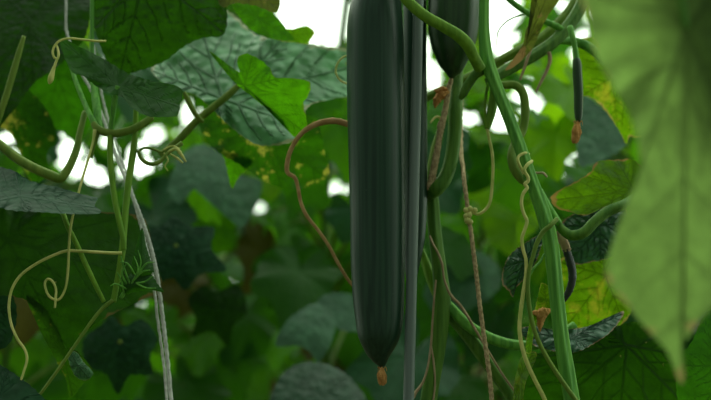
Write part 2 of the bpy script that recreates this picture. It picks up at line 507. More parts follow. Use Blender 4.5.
# third, narrow, behind the pole
root = thing('cucumber', P1(415, -50, 0.05), 'slim dark cucumber almost hidden behind the grey pole', 'cucumber')
prof = [(-60, 412, 420), (-40, 406, 424), (-10, 403, 426.5), (60, 402.5, 427), (130, 403, 427.5), (190, 403, 427.5), (230, 403, 426), (255, 403.5, 422), (272, 405, 418), (286, 407.5, 414), (294, 409.5, 412)]
b = MB().add(*cucumber_mesh(prof, 0.045, nseg=40, amp=0.012))
put('fruit_body', b, M['cuke'], root)
b = MB().add(*px_tube([(416, -58, .045, 3.5), (417, -85, .045, 3), (425, -110, .045, 3)], nseg=12, ridges=5, amp=.1))
put('fruit_stalk', b, M['stem_lime'], root)

# tiny hanging young cucumber
root = thing('young_cucumber', P1(573, 40, 0.03), 'thin young cucumber hanging with brown withered flower, upper right', 'cucumber')
b = MB().add(*px_tube([(576, 57, .03, 2.6), (577, 63, .03, 4.2), (577.5, 75, .03, 4.7), (578.5, 92, .03, 4.6), (578.5, 108, .03, 4.4), (578.5, 117, .03, 3.6), (578.5, 122, .03, 1.8)], nseg=24, ridges=8, amp=.05))
put('fruit_body', b, M['cuke_small'], root)
b = MB().add(*px_tube([(570, 27, .035, 3.3), (573, 38, .03, 3.0), (575, 48, .03, 2.8), (576.5, 60, .03, 3.2)], nseg=12, ridges=5, amp=.08))
put('fruit_stalk', b, M['stem'], root)
withered_flower(root, 578, 122, 143, 0.03, 8.5, -3.5)

# shrivelled little fruit right of the main stem
root = thing('young_cucumber', P1(565, 236, 0.03), 'shrivelled blackened little fruit drooping behind the ridged stem', 'cucumber')
b = MB().add(*px_tube([(566, 249, .030, 3.4), (569, 258, .03, 4), (572, 270, .03, 3.8), (572, 281, .03, 3.6), (568, 293, .032, 3.3), (560, 303, .034, 2.8), (552, 309, .03, 2), (548, 312, .024, 1.5)], nseg=16, ridges=6, amp=.1, wob=.04))
put('fruit_body', b, M['black_fruit'], root)
b = MB().add(*px_tube([(558, 231, .028, 3), (562, 238, .028, 4.5), (566, 247, .03, 4.2), (567, 252, .03, 3.6)], nseg=14, ridges=5, amp=.12, wob=.05))
o = put('withered_base', b, M['tendril_dry'], root)
b = MB()
b.add(*px_tube([(550, 310, .022, 1.6), (545, 312, .020, 4.2), (540, 314, .020, 5), (535, 313, .020, 2.6), (531, 312, .020, .5)], nseg=16, ridges=5, amp=.2, wob=.08))
b.add(*px_tube([(543, 312, .020, 4.2), (541, 320, .020, 3.6), (540, 327, .020, 2), (540, 332, .020, .4)], nseg=14, ridges=4, amp=.2, wob=.08))
put('withered_flower', b, M['flower_dry'], root)

# ------------------------------------------------------------------ POLE
root = thing('support_pole', np.array([0.058, -0.012, 0.0]), 'straight grey round pole standing right beside the large cucumber', 'pole')
t0, t1 = P1(418.6, 0, -0.013), P1(408.6, 400, -0.013)
dz = (t0 - t1) / (t0[2] - t1[2])
pb, pt = t1 + dz * (0 - t1[2]), t1 + dz * (2.05 - t1[2])
c = np.array([pb + (pt - pb) * f for f in np.linspace(0, 1, 30)])
b = MB().add(*sweep(c, np.full(30, 0.0054), nseg=28))
put('pole_shaft', b, M['pole'], root)
b = MB().add(*sweep(np.array([pt + dz * f for f in (-.02, -.002, .004, .008)]), np.array([.0072, .0072, .006, .002]), nseg=28))
put('end_cap', b, M['black_fruit'], root)

# ------------------------------------------------------------------ MAIN VINE (right)
root = thing('cucumber_vine', P1(575, 425, 0), 'ridged bright green vine stem leaning down right of centre', 'vine')
b = MB().add(*px_tube([(487, -60, 0, 5.2), (485, -20, 0, 5.2), (484, 20, 0, 5.3), (485, 45, 0, 6.2), (488, 64, 0, 7.0), (497, 88, 0, 6.2), (509, 118, 0, 6), (521, 150, 0, 6.2), (532, 182, 0, 6.5), (543, 212, 0, 7.2),
                       (550, 240, 0, 7.6), (554, 270, 0, 7.4), (557, 300, 0, 7.2), (561, 335, 0, 7.4), (567, 372, 0, 7.6), (576, 425, 0, 7.6)], nseg=40, ridges=6, amp=.085, sub=12))
put('main_stem', b, M['stem'], root)
b = MB().add(*px_tube([(384, -30, -.035, 5), (398, -12, -.036, 5.2), (408, 1, -.036, 5.6), (424, 15, -.036, 5.8), (443, 26, -.035, 5.8), (458, 35, -.032, 6.2), (468, 45, -.026, 6.4), (474, 57, -.018, 5.8), (480, 68, -.006, 6)], nseg=20, ridges=5, amp=.05))
put('side_shoot', b, M['stem_lime'], root)
b = MB().add(*px_tube([(481, 70, .004, 5), (474, 76, .004, 4.6), (467, 86, .006, 4.6), (463, 94, .008, 4.2), (460, 99, .01, 2)], nseg=14, ridges=5, amp=.06))
put('side_stub', b, M['stem_dark'], root)
b = MB()
b.add(*px_tube([(494, 78, .012, 3), (494, 95, .012, 4.2), (492, 110, .012, 4.2), (489, 121, .012, 3.8), (487, 129, .012, 2.6)], nseg=12, ridges=4, amp=.08))
b.add(*px_tube([(489, 80, .012, 1.5), (486, 95, .012, 1.5), (485, 110, .012, 1.5), (486, 125, .012, 1.6)], nseg=8))
put('hanging_bud', b, M['stem_lime'], root)
def tendril(root, pts, mat='tendril', nseg=8):
    b = MB().add(*px_tube(pts, nseg=nseg, sub=8))
    return put('tendril', b, M[mat], root)
gt = tendril(root, [(487, 127, .012, 1.6), (489, 138, .012, 1.6), (492, 152, .012, 1.6), (493, 168, .012, 1.6), (492, 188, .012, 1.6), (490, 202, .012, 1.6), (485, 210, .012, 1.6), (478, 214, .012, 1.6), (472, 212, .010, 1.8)])
# twine-gripping clump at its end
b = MB()
for i, (dx, dy_, r) in enumerate([(466, 210, 3), (470, 209, 3.2), (475, 210, 2.6), (469, 215, 3.6), (467, 220, 3.8), (470, 222, 3.2), (466, 216, 3)]):
    b.add(*px_tube([(dx - 2, dy_ - 1, .010, r * .5), (dx, dy_, .009, r), (dx + 2, dy_ + 1, .010, r * .6)], nseg=12, wob=.12))
put('tendril_clump', b, M['tendril'], gt)
# coiling tendrils on the stem
tendril(root, [(529, 154, .004, 1.2), (525, 153, -.006, 1.5), (519, 156, -.009, 1.5), (518, 161, -.010, 1.6), (521, 168, -.010, 1.6), (524, 174, -.010, 1.6)], 'tendril')
tendril(root, [(532, 161, -.004, 1.6), (528, 164, -.010, 1.8), (525, 168, -.012, 1.8), (525, 172, -.012, 1.8), (528, 177, -.012, 1.8), (528, 181, -.012, 1.8), (525, 184, -.012, 1.9), (527, 188, -.012, 1.9), (523, 194, -.012, 1.8), (521.5, 204, -.012, 1.8), (524, 214, -.012, 1.8), (527, 221, -.012, 1.8), (525, 229, -.012, 1.8), (522, 238, -.012, 1.8),
               (523, 249, -.012, 1.8), (526, 260, -.012, 1.8), (526, 275, -.012, 2), (523, 295, -.012, 2.1), (520, 318, -.012, 2.1), (520, 335, -.012, 2.1), (524, 354, -.012, 2.2), (532, 374, -.012, 2.2), (544, 398, -.012, 2.2), (556, 425, -.012, 2.2)])
tendril(root, [(557, 219, -.009, 2.4), (551, 225, -.014, 2.4), (543, 232, -.014, 2.4), (537, 243, -.014, 2.4), (533, 256, -.014, 2.2), (529, 272, -.014, 2.2), (528, 292, -.014, 2.2), (531, 317, -.014, 2.3), (538, 340, -.014, 2.3), (549, 361, -.014, 2.3), (562, 381, -.014, 2.4), (578, 403, -.014, 2.4), (595, 425, -.014, 2.4)], 'stem_olive')
tendril(root, [(530, 171, .010, 1.2), (537, 173, .008, 1.3), (543, 173, .004, 1.3), (547, 177, .002, 1.1)], 'tendril_dry')
tendril(root, [(544, 254, -.004, 1), (540, 262, -.006, 1.2), (534, 268, -.008, 1.2), (530, 276, -.009, .8)], 'stem')
b = MB().add(*px_tube([(498, 86, .03, 3.6), (506, 85, .03, 4), (515, 85, .03, 4.2), (522, 91, .03, 4.3), (525, 103, .03, 4.4), (525, 118, .03, 4.4), (522, 132, .03, 4.2), (515, 143, .024, 4.2), (512, 156, .018, 4.6), (515, 169, .014, 5), (521, 179, .012, 4), (526, 185, .01, 1.5)], nseg=16, ridges=5, amp=.07))
put('side_shoot', b, M['stem_olive'], root)
b = MB().add(*px_tube([(540, 190, .006, 3), (547, 205, .006, 4), (555, 218, .006, 4), (560, 224, .006, 3)], nseg=12))
put('side_shoot', b, M['stem'], root)

# thicker crossing stems to the upper right
root = thing('cucumber_vine', P1(470, 95, 0.05), 'thick dark vine stems crossing from the node up to the right', 'vine')
b = MB().add(*px_tube([(488, 82, .04, 5), (500, 74, .045, 5.6), (518, 64, .05, 6), (538, 53, .055, 6.2), (556, 40, .06, 6.4), (570, 24, .065, 6.6), (582, 4, .07, 6.6), (596, -30, .08, 6.4)], nseg=24, ridges=6, amp=.08))
put('main_stem', b, M['stem_dark'], root)
b = MB().add(*px_tube([(422, 100, .09, 4), (436, 93, .09, 4.4), (456, 84, .09, 4.6), (478, 73, .088, 4.8), (500, 61, .088, 5), (522, 49, .085, 5), (543, 37, .09, 5.2), (560, 22, .09, 5.2), (575, 2, .095, 5.4), (590, -30, .1, 5.4)], nseg=20, ridges=6, amp=.08))
put('side_stem', b, M['stem_olive'], root)
b = MB().add(*px_tube([(500, -10, .05, 2.8), (512, 2, .05, 3), (526, 12, .052, 3.2), (542, 20, .055, 3.2), (556, 26, .058, 3.4), (564, 31, .06, 3.4)], nseg=12, ridges=5, amp=.06))
put('side_shoot', b, M['stem'], root)
b = MB().add(*px_tube([(558, 41, .07, 3), (572, 41, .08, 4.4), (585, 45, .08, 5), (596, 52, .07, 5), (606, 62, .06, 4)], nseg=14, ridges=5, amp=.06))
put('side_shoot', b, M['stem'], root)
tendril(root, [(524, 14, .045, .9), (515, 17, .045, .9), (506, 22, .045, .8), (499, 30, .045, .7), (497, 38, .045, .6), (497, 48, .045, .6)], 'stem_dark')
tendril(root, [(537, 30, .04, 1.5), (533, 42, .038, 1.7), (529, 54, .036, 1.6), (525, 66, .036, 1.5), (520, 80, .036, 1.2)], 'tendril_dry')
tendril(root, [(549, 52, .05, 2), (550, 60, .05, 2.2), (547, 70, .05, 1.8), (541, 82, .05, 1.5), (536, 92, .05, 1)], 'tendril_dry')

# ------------------------------------------------------------------ CENTRE VINE
root = thing('cucumber_vine', P1(428, 425, 0.05), 'looped green stem rising behind the pole at the centre', 'vine')
b = MB().add(*px_tube([(458, 40, .075, 7), (457, 62, .07, 7), (456, 85, .06, 7), (455.5, 110, .05, 7.2), (454.5, 135, .048, 7), (451, 160, .046, 7), (445, 178, .044, 7.2), (436, 189, .044, 7.4), (431, 194, .052, 6), (429.5, 199, .062, 4)], nseg=24, ridges=5, amp=.05))
put('looped_stem', b, M['stem_dark'], root)
b = MB().add(*px_tube([(431, 180, .06, 5.5), (433, 205, .06, 6.4), (434, 225, .06, 6.8), (437, 250, .058, 7), (440, 275, .055, 7.6), (442, 298, .052, 9), (441, 318, .05, 8.6), (439, 340, .05, 8), (436, 362, .05, 7.6), (431, 385, .05, 8.4), (425, 425, .05, 8.6)], nseg=28, ridges=6, amp=.07))
put('main_stem', b, M['stem_dark'], root)
b = MB().add(*px_tube([(443, 299, .055, 4), (452, 309, .05, 5), (464, 322, .05, 5.4), (478, 332, .05, 5.4), (495, 340, .05, 5.2), (515, 345, .05, 5), (535, 345, .05, 4.8), (555, 338, .052, 4.6), (575, 325, .055, 4)], nseg=18, ridges=5, amp=.06))
put('side_stem', b, M['stem'], root)
b = MB().add(*px_tube([(443, 305, .06, 5), (453, 318, .06, 6), (466, 333, .06, 6.4), (478, 349, .06, 6.4), (490, 367, .062, 6), (504, 386, .064, 5.6), (520, 412, .066, 5.4)], nseg=18, ridges=5, amp=.06))
put('side_stem', b, M['stem_dark'], root)
b = MB().add(*px_tube([(420, 245, .07, 2), (424, 258, .07, 4), (429, 273, .068, 5), (434, 290, .066, 4), (438, 302, .062, 2)], nseg=12))
put('bract', b, M['stem_lime'], root)
b = MB().add(*px_tube([(449, 88, .075, 2.6), (446, 110, .075, 2.8), (440, 130, .075, 3.2), (434, 150, .072, 3.4), (431, 172, .068, 4), (430, 190, .066, 4)], nseg=12, ridges=4, amp=.06))
put('side_shoot', b, M['stem_olive'], root)
tendril(root, [(430, 236, .050, 0.96), (433, 244, .044, 1.12), (438, 253, .043, 1.20), (442, 264, .043, 1.20), (444, 278, .043, 1.12), (448, 290, .042, 1.28), (453, 298, .041, 1.60), (460, 305, .040, 1.44), (468, 317, .04, 1.36), (478, 334, .04, 1.28), (490, 354, .04, 1.20), (503, 375, .04, 1.20), (518, 396, .04, 1.12), (535, 420, .04, 1.12)], 'tendril_dry')
tendril(root, [(436, 280, .042, 0.9), (434, 300, .042, 1.0), (432.5, 322, .042, 1.0), (431, 345, .042, 1.1), (428, 366, .042, 1.0), (423, 382, .042, 1.2), (416, 392, .042, 1.6), (413, 398, .042, 1.9)], 'tendril_dry')
tendril(root, [(431, 345, .042, 0.9), (434, 365, .041, 1.0), (435, 385, .041, 0.9), (432, 410, .041, 0.9)], 'tendril_dry')
tendril(root, [(443, 126, .045, 1.6), (440, 118, .044, 1.4), (436, 117, .042, 1.3), (432.5, 120, .040, 1.2), (430.5, 123, .038, .9)], 'tendril')

# dry brown stem with its shrivelled flower
root = thing('dried_shoot', P1(431, 190, .04), 'dry hairy brown shoot with orange withered flower, left of looped stem', 'stem')
b = MB().add(*px_tube([(452, 76, .05, 2), (448, 92, .046, 2.6), (446, 106, .044, 2.8), (443, 120, .042, 3.2), (441, 126, .042, 4), (440, 134, .042, 3), (437, 152, .042, 3.2), (434, 168, .042, 3.4), (431, 182, .043, 3.6), (427, 190, .043, 2.4)], nseg=14, ridges=3, amp=.12, wob=.07))
put('dry_stem', b, M['jute'], root)
b = MB()
b.add(*px_tube([(449, 92, .045, 1.5), (444, 94, .043, 3.4), (439, 97, .042, 4), (436, 103, .042, 2.6), (435, 108, .042, .6)], nseg=14, ridges=5, amp=.2, wob=.1))
b.add(*px_tube([(448, 90, .045, 1), (443, 89, .043, 2.6), (438, 91, .042, 2), (434, 90, .042, .5)], nseg=12, ridges=4, amp=.2, wob=.1))
put('withered_flower', b, M['flower_dry'], root)

# ------------------------------------------------------------------ TWINES
def twine(label, pts, mat, name, r_hair=0.35, n_hair=90, strands=None, cat='string'):
    q = catmull(pts, 14)
    c = P(q[:, 0], q[:, 1], q[:, 2]); r = q[:, 3] * scale_at(q[:, 2])
    up = np.array([c[0] + (np.array([c[0][0] - .03, .12, WIRE_Z]) - c[0]) * f for f in np.linspace(1, 0, 60)[:-1]])
    c = np.vstack([up, c]); r = np.r_[np.full(len(up), r[0]), r]
    b = MB().add(*sweep(c, r, nseg=15, ridges=3, amp=.22, twist=520 * 0.001 / max(r.mean(), 1e-4) * 1.2))
    for _ in range(n_hair):
        i = random.randrange(1, len(c) - 1)
        d = np.array([random.gauss(0, 1), random.gauss(0, 1), random.gauss(0, .6)]); d /= np.linalg.norm(d)
        L = r[i] * random.uniform(1.3, 2.6)
        b.add(*sweep(np.array([c[i], c[i] + d * L * .6, c[i] + d * L + np.array([0, 0, -L * .2])]), np.array([1, .8, .3]) * 0.00012, nseg=4))
    o = put(name, b, M[mat], origin=c[-1])
    return tag(o, label, cat)

twine('brown jute twine hanging down through a pale tendril clump, right of centre',
      [(460, -40, .13, 2), (460, 20, .125, 2), (461, 80, .12, 2), (461, 115, .115, 2), (461, 150, .075, 2), (463, 168, .04, 2), (464, 180, .014, 2.1), (468, 210, .010, 2.1), (472, 240, .010, 2.1), (477, 280, .010, 2.1), (481, 315, .010, 2.1), (486, 350, .010, 2.2), (490, 380, .010, 2.2), (494, 425, .010, 2.2)],
      'jute', 'jute_twine', n_hair=160)
twine('white double string slanting down across the left foliage',
      [(66, 30, .12, 1.2), (78, 66, .11, 1.3), (92, 92, .10, 1.4), (104, 120, .09, 1.5), (114, 150, .08, 1.6), (129, 187, .06, 1.8), (142, 220, .05, 1.9), (151, 248, .045, 1.9), (157, 275, .04, 1.9), (163, 320, .04, 1.9), (168, 365, .04, 1.9), (173, 425, .04, 1.9)],
      'string', 'garden_string', n_hair=20)
twine('thinner white strand running just left of the double string',
      [(92, 40, .12, 1.1), (99, 80, .11, 1.1), (106, 112, .103, 1.2), (118, 150, .09, 1.2), (128, 178, .075, 1.2), (136, 208, .066, 1.3), (144.5, 240, .058, 1.3), (152, 272, .048, 1.3), (157.8, 320, .046, 1.3), (163.8, 365, .046, 1.3), (168.5, 425, .046, 1.3)],
      'string', 'garden_string', n_hair=15)

# dried arched tendril left of the cucumber
root = thing('dried_shoot', P1(352, 285, 0.03), 'arched brown dry tendril looping left of the large cucumber', 'tendril')
b = MB().add(*px_tube([(362, 130, .035, 2.4), (347, 124, .035, 3.2), (334, 121, .035, 3.2), (320, 123, .035, 3), (307, 129, .035, 2.6), (297, 139, .035, 2.4), (290, 152, .035, 2.4), (287, 165, .035, 2.4), (288, 173, .035, 2.3), (295, 178, .035, 2), (298, 188, .035, 1.9), (301, 203, .035, 1.9), (307, 216, .035, 1.8), (318, 230, .035, 1.7), (329, 246, .035, 1.7), (338, 263, .035, 1.6), (347, 278, .035, 1.6), (358, 292, .035, 1.5)], nseg=12, ridges=3, amp=.1, wob=.03))
put('dry_stem', b, M['tendril_warm'], root)
root2 = root
tendril(root2, [(349, 55, .05, 1), (342, 58, .05, 1), (337, 65, .05, 1), (336, 73, .05, 1), (340, 80, .05, 1), (347, 84, .05, 1)], 'tendril')

# ------------------------------------------------------------------ LEFT VINE
root = thing('cucumber_vine', P1(114, 305, 0.0), 'two slender green stems joining above the dark holed leaf, left', 'vine')
b = MB().add(*px_tube([(136, 108, .02, 2.6), (135.5, 125, .02, 2.8), (134, 145, .018, 3.2), (131, 165, .016, 3.4), (128, 185, .012, 3.4), (125.5, 210, .008, 3.3), (123.5, 235, .004, 3.3), (122, 252, .002, 3.4), (119.5, 268, .002, 3), (116.5, 285, .002, 3), (113, 302, .002, 3)], nseg=16, ridges=5, amp=.08))
put('main_stem', b, M['stem_lime'], root)
b = MB().add(*px_tube([(111, 128, .012, 3), (110, 150, .010, 3), (111.5, 175, .008, 3.1), (114.5, 198, .005, 3), (119, 220, .002, 2.9), (123, 238, .001, 2.8), (123.5, 250, .001, 2.8)], nseg=16, ridges=5, amp=.08))
put('side_stem', b, M['stem_lime'], root)
b = MB().add(*px_tube([(93, 123, .014, 3), (98, 129, .013, 4), (107, 132.5, .012, 4), (117, 133, .012, 4), (130, 130, .014, 3.9), (142, 124, .018, 3.8), (152, 117, .022, 3.4)], nseg=14, ridges=5, amp=.06))
put('side_stem', b, M['stem_olive'], root)
b = MB().add(*px_tube([(70, 62, .05, 1.8), (76, 82, .04, 2.2), (84, 102, .03, 2.4), (91, 117, .018, 2.6), (97, 128, .014, 3)], nseg=12, ridges=4, amp=.06))
put('side_shoot', b, M['stem'], root)
b = MB().add(*px_tube([(92, -30, .05, 2), (92, 10, .05, 2), (92, 50, .05, 2.2), (94, 85, .045, 3.4), (97, 110, .03, 4), (99, 128, .02, 3)], nseg=12, ridges=4, amp=.06))
put('side_shoot', b, M['stem'], root)
tendril(root, [(122, 253, -.004, 1.6), (112, 253, -.006, 1.5), (95, 252, -.008, 1.5), (78, 251, -.01, 1.5), (66, 251, -.012, 1.5), (52, 256, -.014, 1.4), (36, 264, -.016, 1.4), (21, 275, -.016, 1.4), (12, 289, -.016, 1.4), (9, 306, -.016, 1.4), (11, 323, -.016, 1.3), (17, 338, -.016, 1.3), (25, 350, -.016, 1.3), (27, 360, -.016, 1.3), (24, 371, -.016, 1.2), (21, 380, -.016, 1)])
tendril(root, [(95, 130, .01, 2), (93, 142, .008, 1.4), (88, 160, .002, 1.3), (82, 180, -.004, 1.3), (76, 203, -.008, 1.3), (71, 225, -.012, 1.3), (69, 248, -.014, 1.3), (68, 270, -.014, 1.3), (66, 286, -.014, 1.2), (62, 296, -.014, 1.2), (57, 300, -.014, 1.2), (50, 297, -.014, 1.2), (46, 290, -.012, 1.2), (45, 283, -.010, 1.2), (48, 279, -.010, 1.2), (53, 282, -.012, 1.2), (56, 290, -.016, 1.2), (55.5, 299, -.018, 1.2), (55, 308, -.018, 1)])
tendril(root, [(113, 300, .0, 2), (103, 308, -.002, 2), (92, 321, -.004, 1.8), (78, 341, -.006, 1.7), (60, 367, -.008, 1.6), (47, 385, -.008, 1.5), (38, 397, -.008, 1.3)], 'stem_olive')
tendril(root, [(63, 213, .0, 2.6), (68, 227, -.004, 2.6), (76, 243, -.006, 2.6), (86, 265, -.006, 2.6), (96, 286, -.004, 2.4), (104, 302, -.002, 2.2)], 'stem_lime')
tendril(root, [(99, 128, .014, 3), (96, 138, .014, 2.8), (93, 148, .014, 2.2), (91, 158, .014, 1.4)], 'stem_olive')
tendril(root, [(137, 152, .02, 1.2), (144, 148, .02, 1.3), (153, 149, .02, 1.4), (161, 152, .022, 1.4), (166, 150, .024, 1.4)], 'stem_olive')
tendril(root, [(138, 150, .016, 1.8), (141, 158, .016, 2), (147, 163, .016, 2.1), (154, 164, .016, 2.1), (161, 161, .018, 2.1), (166, 155, .02, 2), (172, 150, .024, 2), (182, 143, .028, 2.4)], 'stem_olive')
b = MB()
for p in ([(164, 153, .02, .8), (168, 160, .018, .9), (165, 166, .018, .9), (168, 171, .02, .6)], [(168, 152, .02, 1), (176, 149, .02, 1.6), (181, 154, .02, 1.8), (186, 162, .02, .8)],
          [(170, 154, .02, 1), (177, 158, .018, 1.3), (183, 163, .018, .9)], [(163, 150, .022, .7), (172, 146, .024, 1), (180, 149, .024, .8)]):
    b.add(*px_tube(p, nseg=8, wob=.08))
put('curled_tendril_tuft', b, M['tendril'], root)
# growing tip with small unfolding leaves
tip = MB()
for p in ([(121, 298, .0, 2.2), (127, 288, -.004, 2), (134, 280, -.008, 1.6), (138, 274, -.010, 1)], [(124, 292, -.004, 1), (121, 280, -.008, .9), (117, 272, -.010, .5)],
          [(130, 284, -.008, 1), (124, 268, -.012, 1), (121, 256, -.012, .5)], [(134, 280, -.008, .9), (142, 272, -.012, 1), (150, 270, -.012, .5)],
          [(136, 276, -.01, .8), (128, 264, -.014, .8), (120, 262, -.014, .4)], [(132, 283, -.008, 1), (144, 282, -.01, 1), (153, 276, -.01, .4)],
          [(138, 274, -.01, .8), (141, 262, -.012, .7), (138, 250, -.012, .3)], [(128, 286, -.006, 1), (122, 274, -.012, 1), (127, 262, -.014, .4)], [(134, 282, -.008, 1), (146, 288, -.012, .9), (156, 288, -.013, .4)], [(137, 276, -.010, .9), (146, 264, -.014, .9), (155, 262, -.015, .3)], [(131, 285, -.008, 1), (138, 270, -.016, .9), (134, 256, -.018, .3)], [(127, 289, -.006, 1), (116, 284, -.010, .8), (110, 286, -.011, .3)]):
    tip.add(*px_tube(p, nseg=8))
gtip = put('growing_tip', tip, M['stem'], root)
for ol, C in (([(142, 228), (146, 244), (151, 262), (153, 272), (144, 280), (134, 278), (132, 262), (137, 244)], (142, 270)),
              ([(120, 284), (134, 272), (148, 272), (158, 284), (164, 292), (150, 290), (136, 292), (124, 294)], (134, 284))):
    pts, F, vein, rad, th = leaf_shape(ol, C, 90, 14, .8, 5)
    yy = -.010 + 0.02 * (rad ** 2) * 0.4 + .0004 * vein
    put('unfolding_leaf', MB().add(P(pts[:, 0], pts[:, 1], yy), F), M['leaf_mid'], gtip, attrs={'vein': vein, 'rim': rad})

# bud and its thread near the upper left
root = thing('tendril', P1(104, 41, .0), 'pale thread-like shoot with a small bud, looping near the upper left', 'tendril')
b = MB().add(*px_tube([(106, 41, .0, 1.2), (96, 41, -.004, 1.2), (82, 39.5, -.008, 1.2), (68, 38.5, -.01, 1.2), (58, 42, -.01, 1.2), (53, 50, -.01, 1.2), (54, 57, -.01, 1.2), (58, 58, -.008, 1.2), (58, 50, -.007, 1.1), (56, 44, -.007, 1), (59, 54, -.012, 1), (56, 62, -.012, 1.3), (54, 68, -.012, 1.5)], nseg=8))
th_ = put('thread', b, M['tendril'], root)
b = MB().add(*px_tube([(54, 67, -.012, 1.5), (52.5, 72, -.012, 2.2), (51, 77, -.012, 3), (50, 81, -.012, 2.6), (49, 84, -.012, .8)], nseg=14, ridges=5, amp=.1))
put('bud', b, M['tendril'], th_)
b = MB().add(*px_tube([(24, 36, .06, 2), (19, 52, .06, 3), (13, 73, .06, 3.4), (6, 96, .06, 3.4), (-4, 125, .06, 3.4), (-14, 150, .06, 3.4)], nseg=12, ridges=5, amp=.06))
tag(put('vine_stem', b, M['stem_olive']), 'plain pale green stem at the far upper left edge', 'stem')

# ------------------------------------------------------------------ LEAVES, LEFT
leaf('large dark leaf filling the far top left corner', [(-50, -50), (40, -50), (88, -30), (90, 10), (84, 40), (62, 62), (34, 84), (12, 112), (-10, 132), (-50, 120)], (30, 20), .14, 'leaf_dark', ay=-.5, curl=.3, wave=.4)
leaf('mid green leaf hanging under the top left corner leaf', [(8, 72), (40, 56), (75, 52), (97, 64), (99, 98), (92, 122), (80, 143), (70, 138), (57, 130), (42, 142), (28, 122), (12, 100)], (58, 76), .19, 'leaf_mid', ay=.4, curl=.3, wave=.4)
leaf('dark drooping leaf with brownish blotches at the left edge, above pale gaps', [(-30, 80), (5, 84), (30, 92), (50, 115), (57, 140), (47, 152), (48, 176), (34, 182), (24, 170), (17, 145), (2, 128), (-30, 126)], (14, 102), .16, 'leaf_spotted', ay=.2, ax=.2, curl=.3)
leaf('broad dark finely veined leaf at the top, left of the frosted leaf', [(92, -40), (91, 5), (97, 36), (107, 62), (120, 74), (138, 71), (162, 63), (184, 46), (204, 38), (223, 35), (227, 14), (222, -8), (210, -40)], (146, -30), .05, 'leaf_dark', ay=-.25, curl=.5, wave=.3, m=240, n=46)
leaf('arched dark leaf folded over its stalk, below the top left leaves', [(60, 39), (80, 47), (101, 57), (125, 72), (150, 80), (180, 88), (180, 106), (177, 116), (163, 117), (148, 116), (132, 108), (123, 98), (113, 95), (98, 87), (82, 75), (70, 70)], (118, 86), .0, 'leaf_mid', ay=-.6, curl=-.3, wave=.3,
     petiole=[(118, 86, .0, 2.6), (116, 92, .001, 2.8), (114, 104, .005, 2.9), (112, 118, .009, 3), (111, 130, .012, 3)], pet_mat='stem')
leaf('large frosted blue-green leaf with bumps, behind the bright small leaf', [(152, 70), (164, 40), (178, 12), (205, 0), (232, 14), (256, 34), (284, 38), (318, 45), (356, 54), (358, 92), (332, 99), (308, 108), (298, 138), (262, 146), (232, 128), (212, 110), (196, 95), (172, 88)], (222, 98), .10, 'leaf_frosted', ay=-.7, curl=.25, wave=.5, m=260, n=50, teeth=1.2,
     petiole=[(240, 84, .085, 3), (228, 95, .085, 3.6), (212, 108, .085, 3.8), (196, 121, .085, 3.8), (178, 140, .085, 3.8), (160, 156, .085, 3.6)], pet_mat='stem_olive')
leaf('bright green three-lobed leaf in front of the frosted leaf', [(210, 52), (222, 60), (236, 70), (240, 72), (237, 60), (245, 54), (260, 60), (271, 69), (275, 77), (291, 78), (309, 82), (309, 94), (304, 104), (307, 124), (301, 138), (291, 134), (283, 118), (266, 108), (250, 95), (238, 86), (226, 73)], (244, 86), .035, 'leaf_bright', ay=.35, ax=-.2, curl=.3, wave=.3)
leaf('dark leaf mottled with yellow spots below the bright lobed leaf', [(198, 116), (218, 104), (244, 98), (276, 104), (302, 112), (318, 126), (325, 150), (329, 173), (313, 185), (292, 190), (268, 183), (246, 169), (218, 152), (203, 134)], (262, 128), .12, 'leaf_spotted', ay=.3, curl=.3, wave=.5)
leaf('green pointed leaf lobe hanging beside the pale curled tuft', [(220, 146), (238, 150), (254, 160), (246, 170), (238, 178), (232, 188), (228, 176), (224, 160)], (236, 158), .14, 'leaf_bright', ay=.4)
leaf('yellow-brown ragged leaf cut by the top edge', [(216, -30), (220, 6), (236, 3), (254, 5), (266, 10), (275, 13), (280, 5), (276, -30)], (248, -20), .07, 'leaf_dry', ay=-.2)
leaf('smooth green leaf under the ragged yellow-brown one', [(232, 4), (248, 0), (266, 6), (278, 18), (287, 30), (294, 40), (276, 40), (256, 33), (240, 18)], (258, 18), .09, 'leaf_bright', ay=-.3, teeth=.5)
leaf('small lime leaf tip against the white sky', [(280, 30), (293, 29), (303, 26), (310, 27), (315, 33), (311, 39), (307, 44), (292, 42), (280, 40)], (292, 36), .13, 'leaf_lime', teeth=.5)
leaf('blue-green leaf seen edge on, lying over the dark holed leaf', [(-40, 155), (-5, 165), (14, 171), (30, 181), (58, 187), (84, 195), (98, 198), (95, 205), (102, 213), (80, 214), (50, 213), (22, 211), (-5, 207), (-40, 200)], (20, 196), -.03, 'leaf_teal_matt', ay=-2.2, curl=.2, wave=.5, teeth=1.2,
     petiole=None)
leaf('large dark leaf with small pale holes at the left edge', [(-40, 200), (20, 208), (60, 211), (100, 212), (132, 214), (146, 222), (152, 248), (161, 286), (140, 301), (118, 311), (98, 322), (84, 334), (70, 350), (56, 330), (38, 309), (14, 296), (-40, 290)], (8, 240), .03, 'leaf_holed', ay=-.15, ax=.15, curl=.3, wave=.3, m=260, n=50)
fold_leaf = leaf('narrow yellow-green leaf with pale folded corner, lower left', [(26, 296), (44, 308), (58, 330), (66, 348), (78, 352), (93, 372), (82, 385), (70, 398), (66, 380), (54, 356), (40, 330)], (64, 356), .05, 'leaf_narrow', ay=.3, teeth=.8, extra=True)
pts, F, vein, rad, th = leaf_shape([(68, 353), (76, 352), (84, 362), (93, 373), (86, 380), (76, 377), (70, 366)], (78, 365), 60, 8, .5, 6)
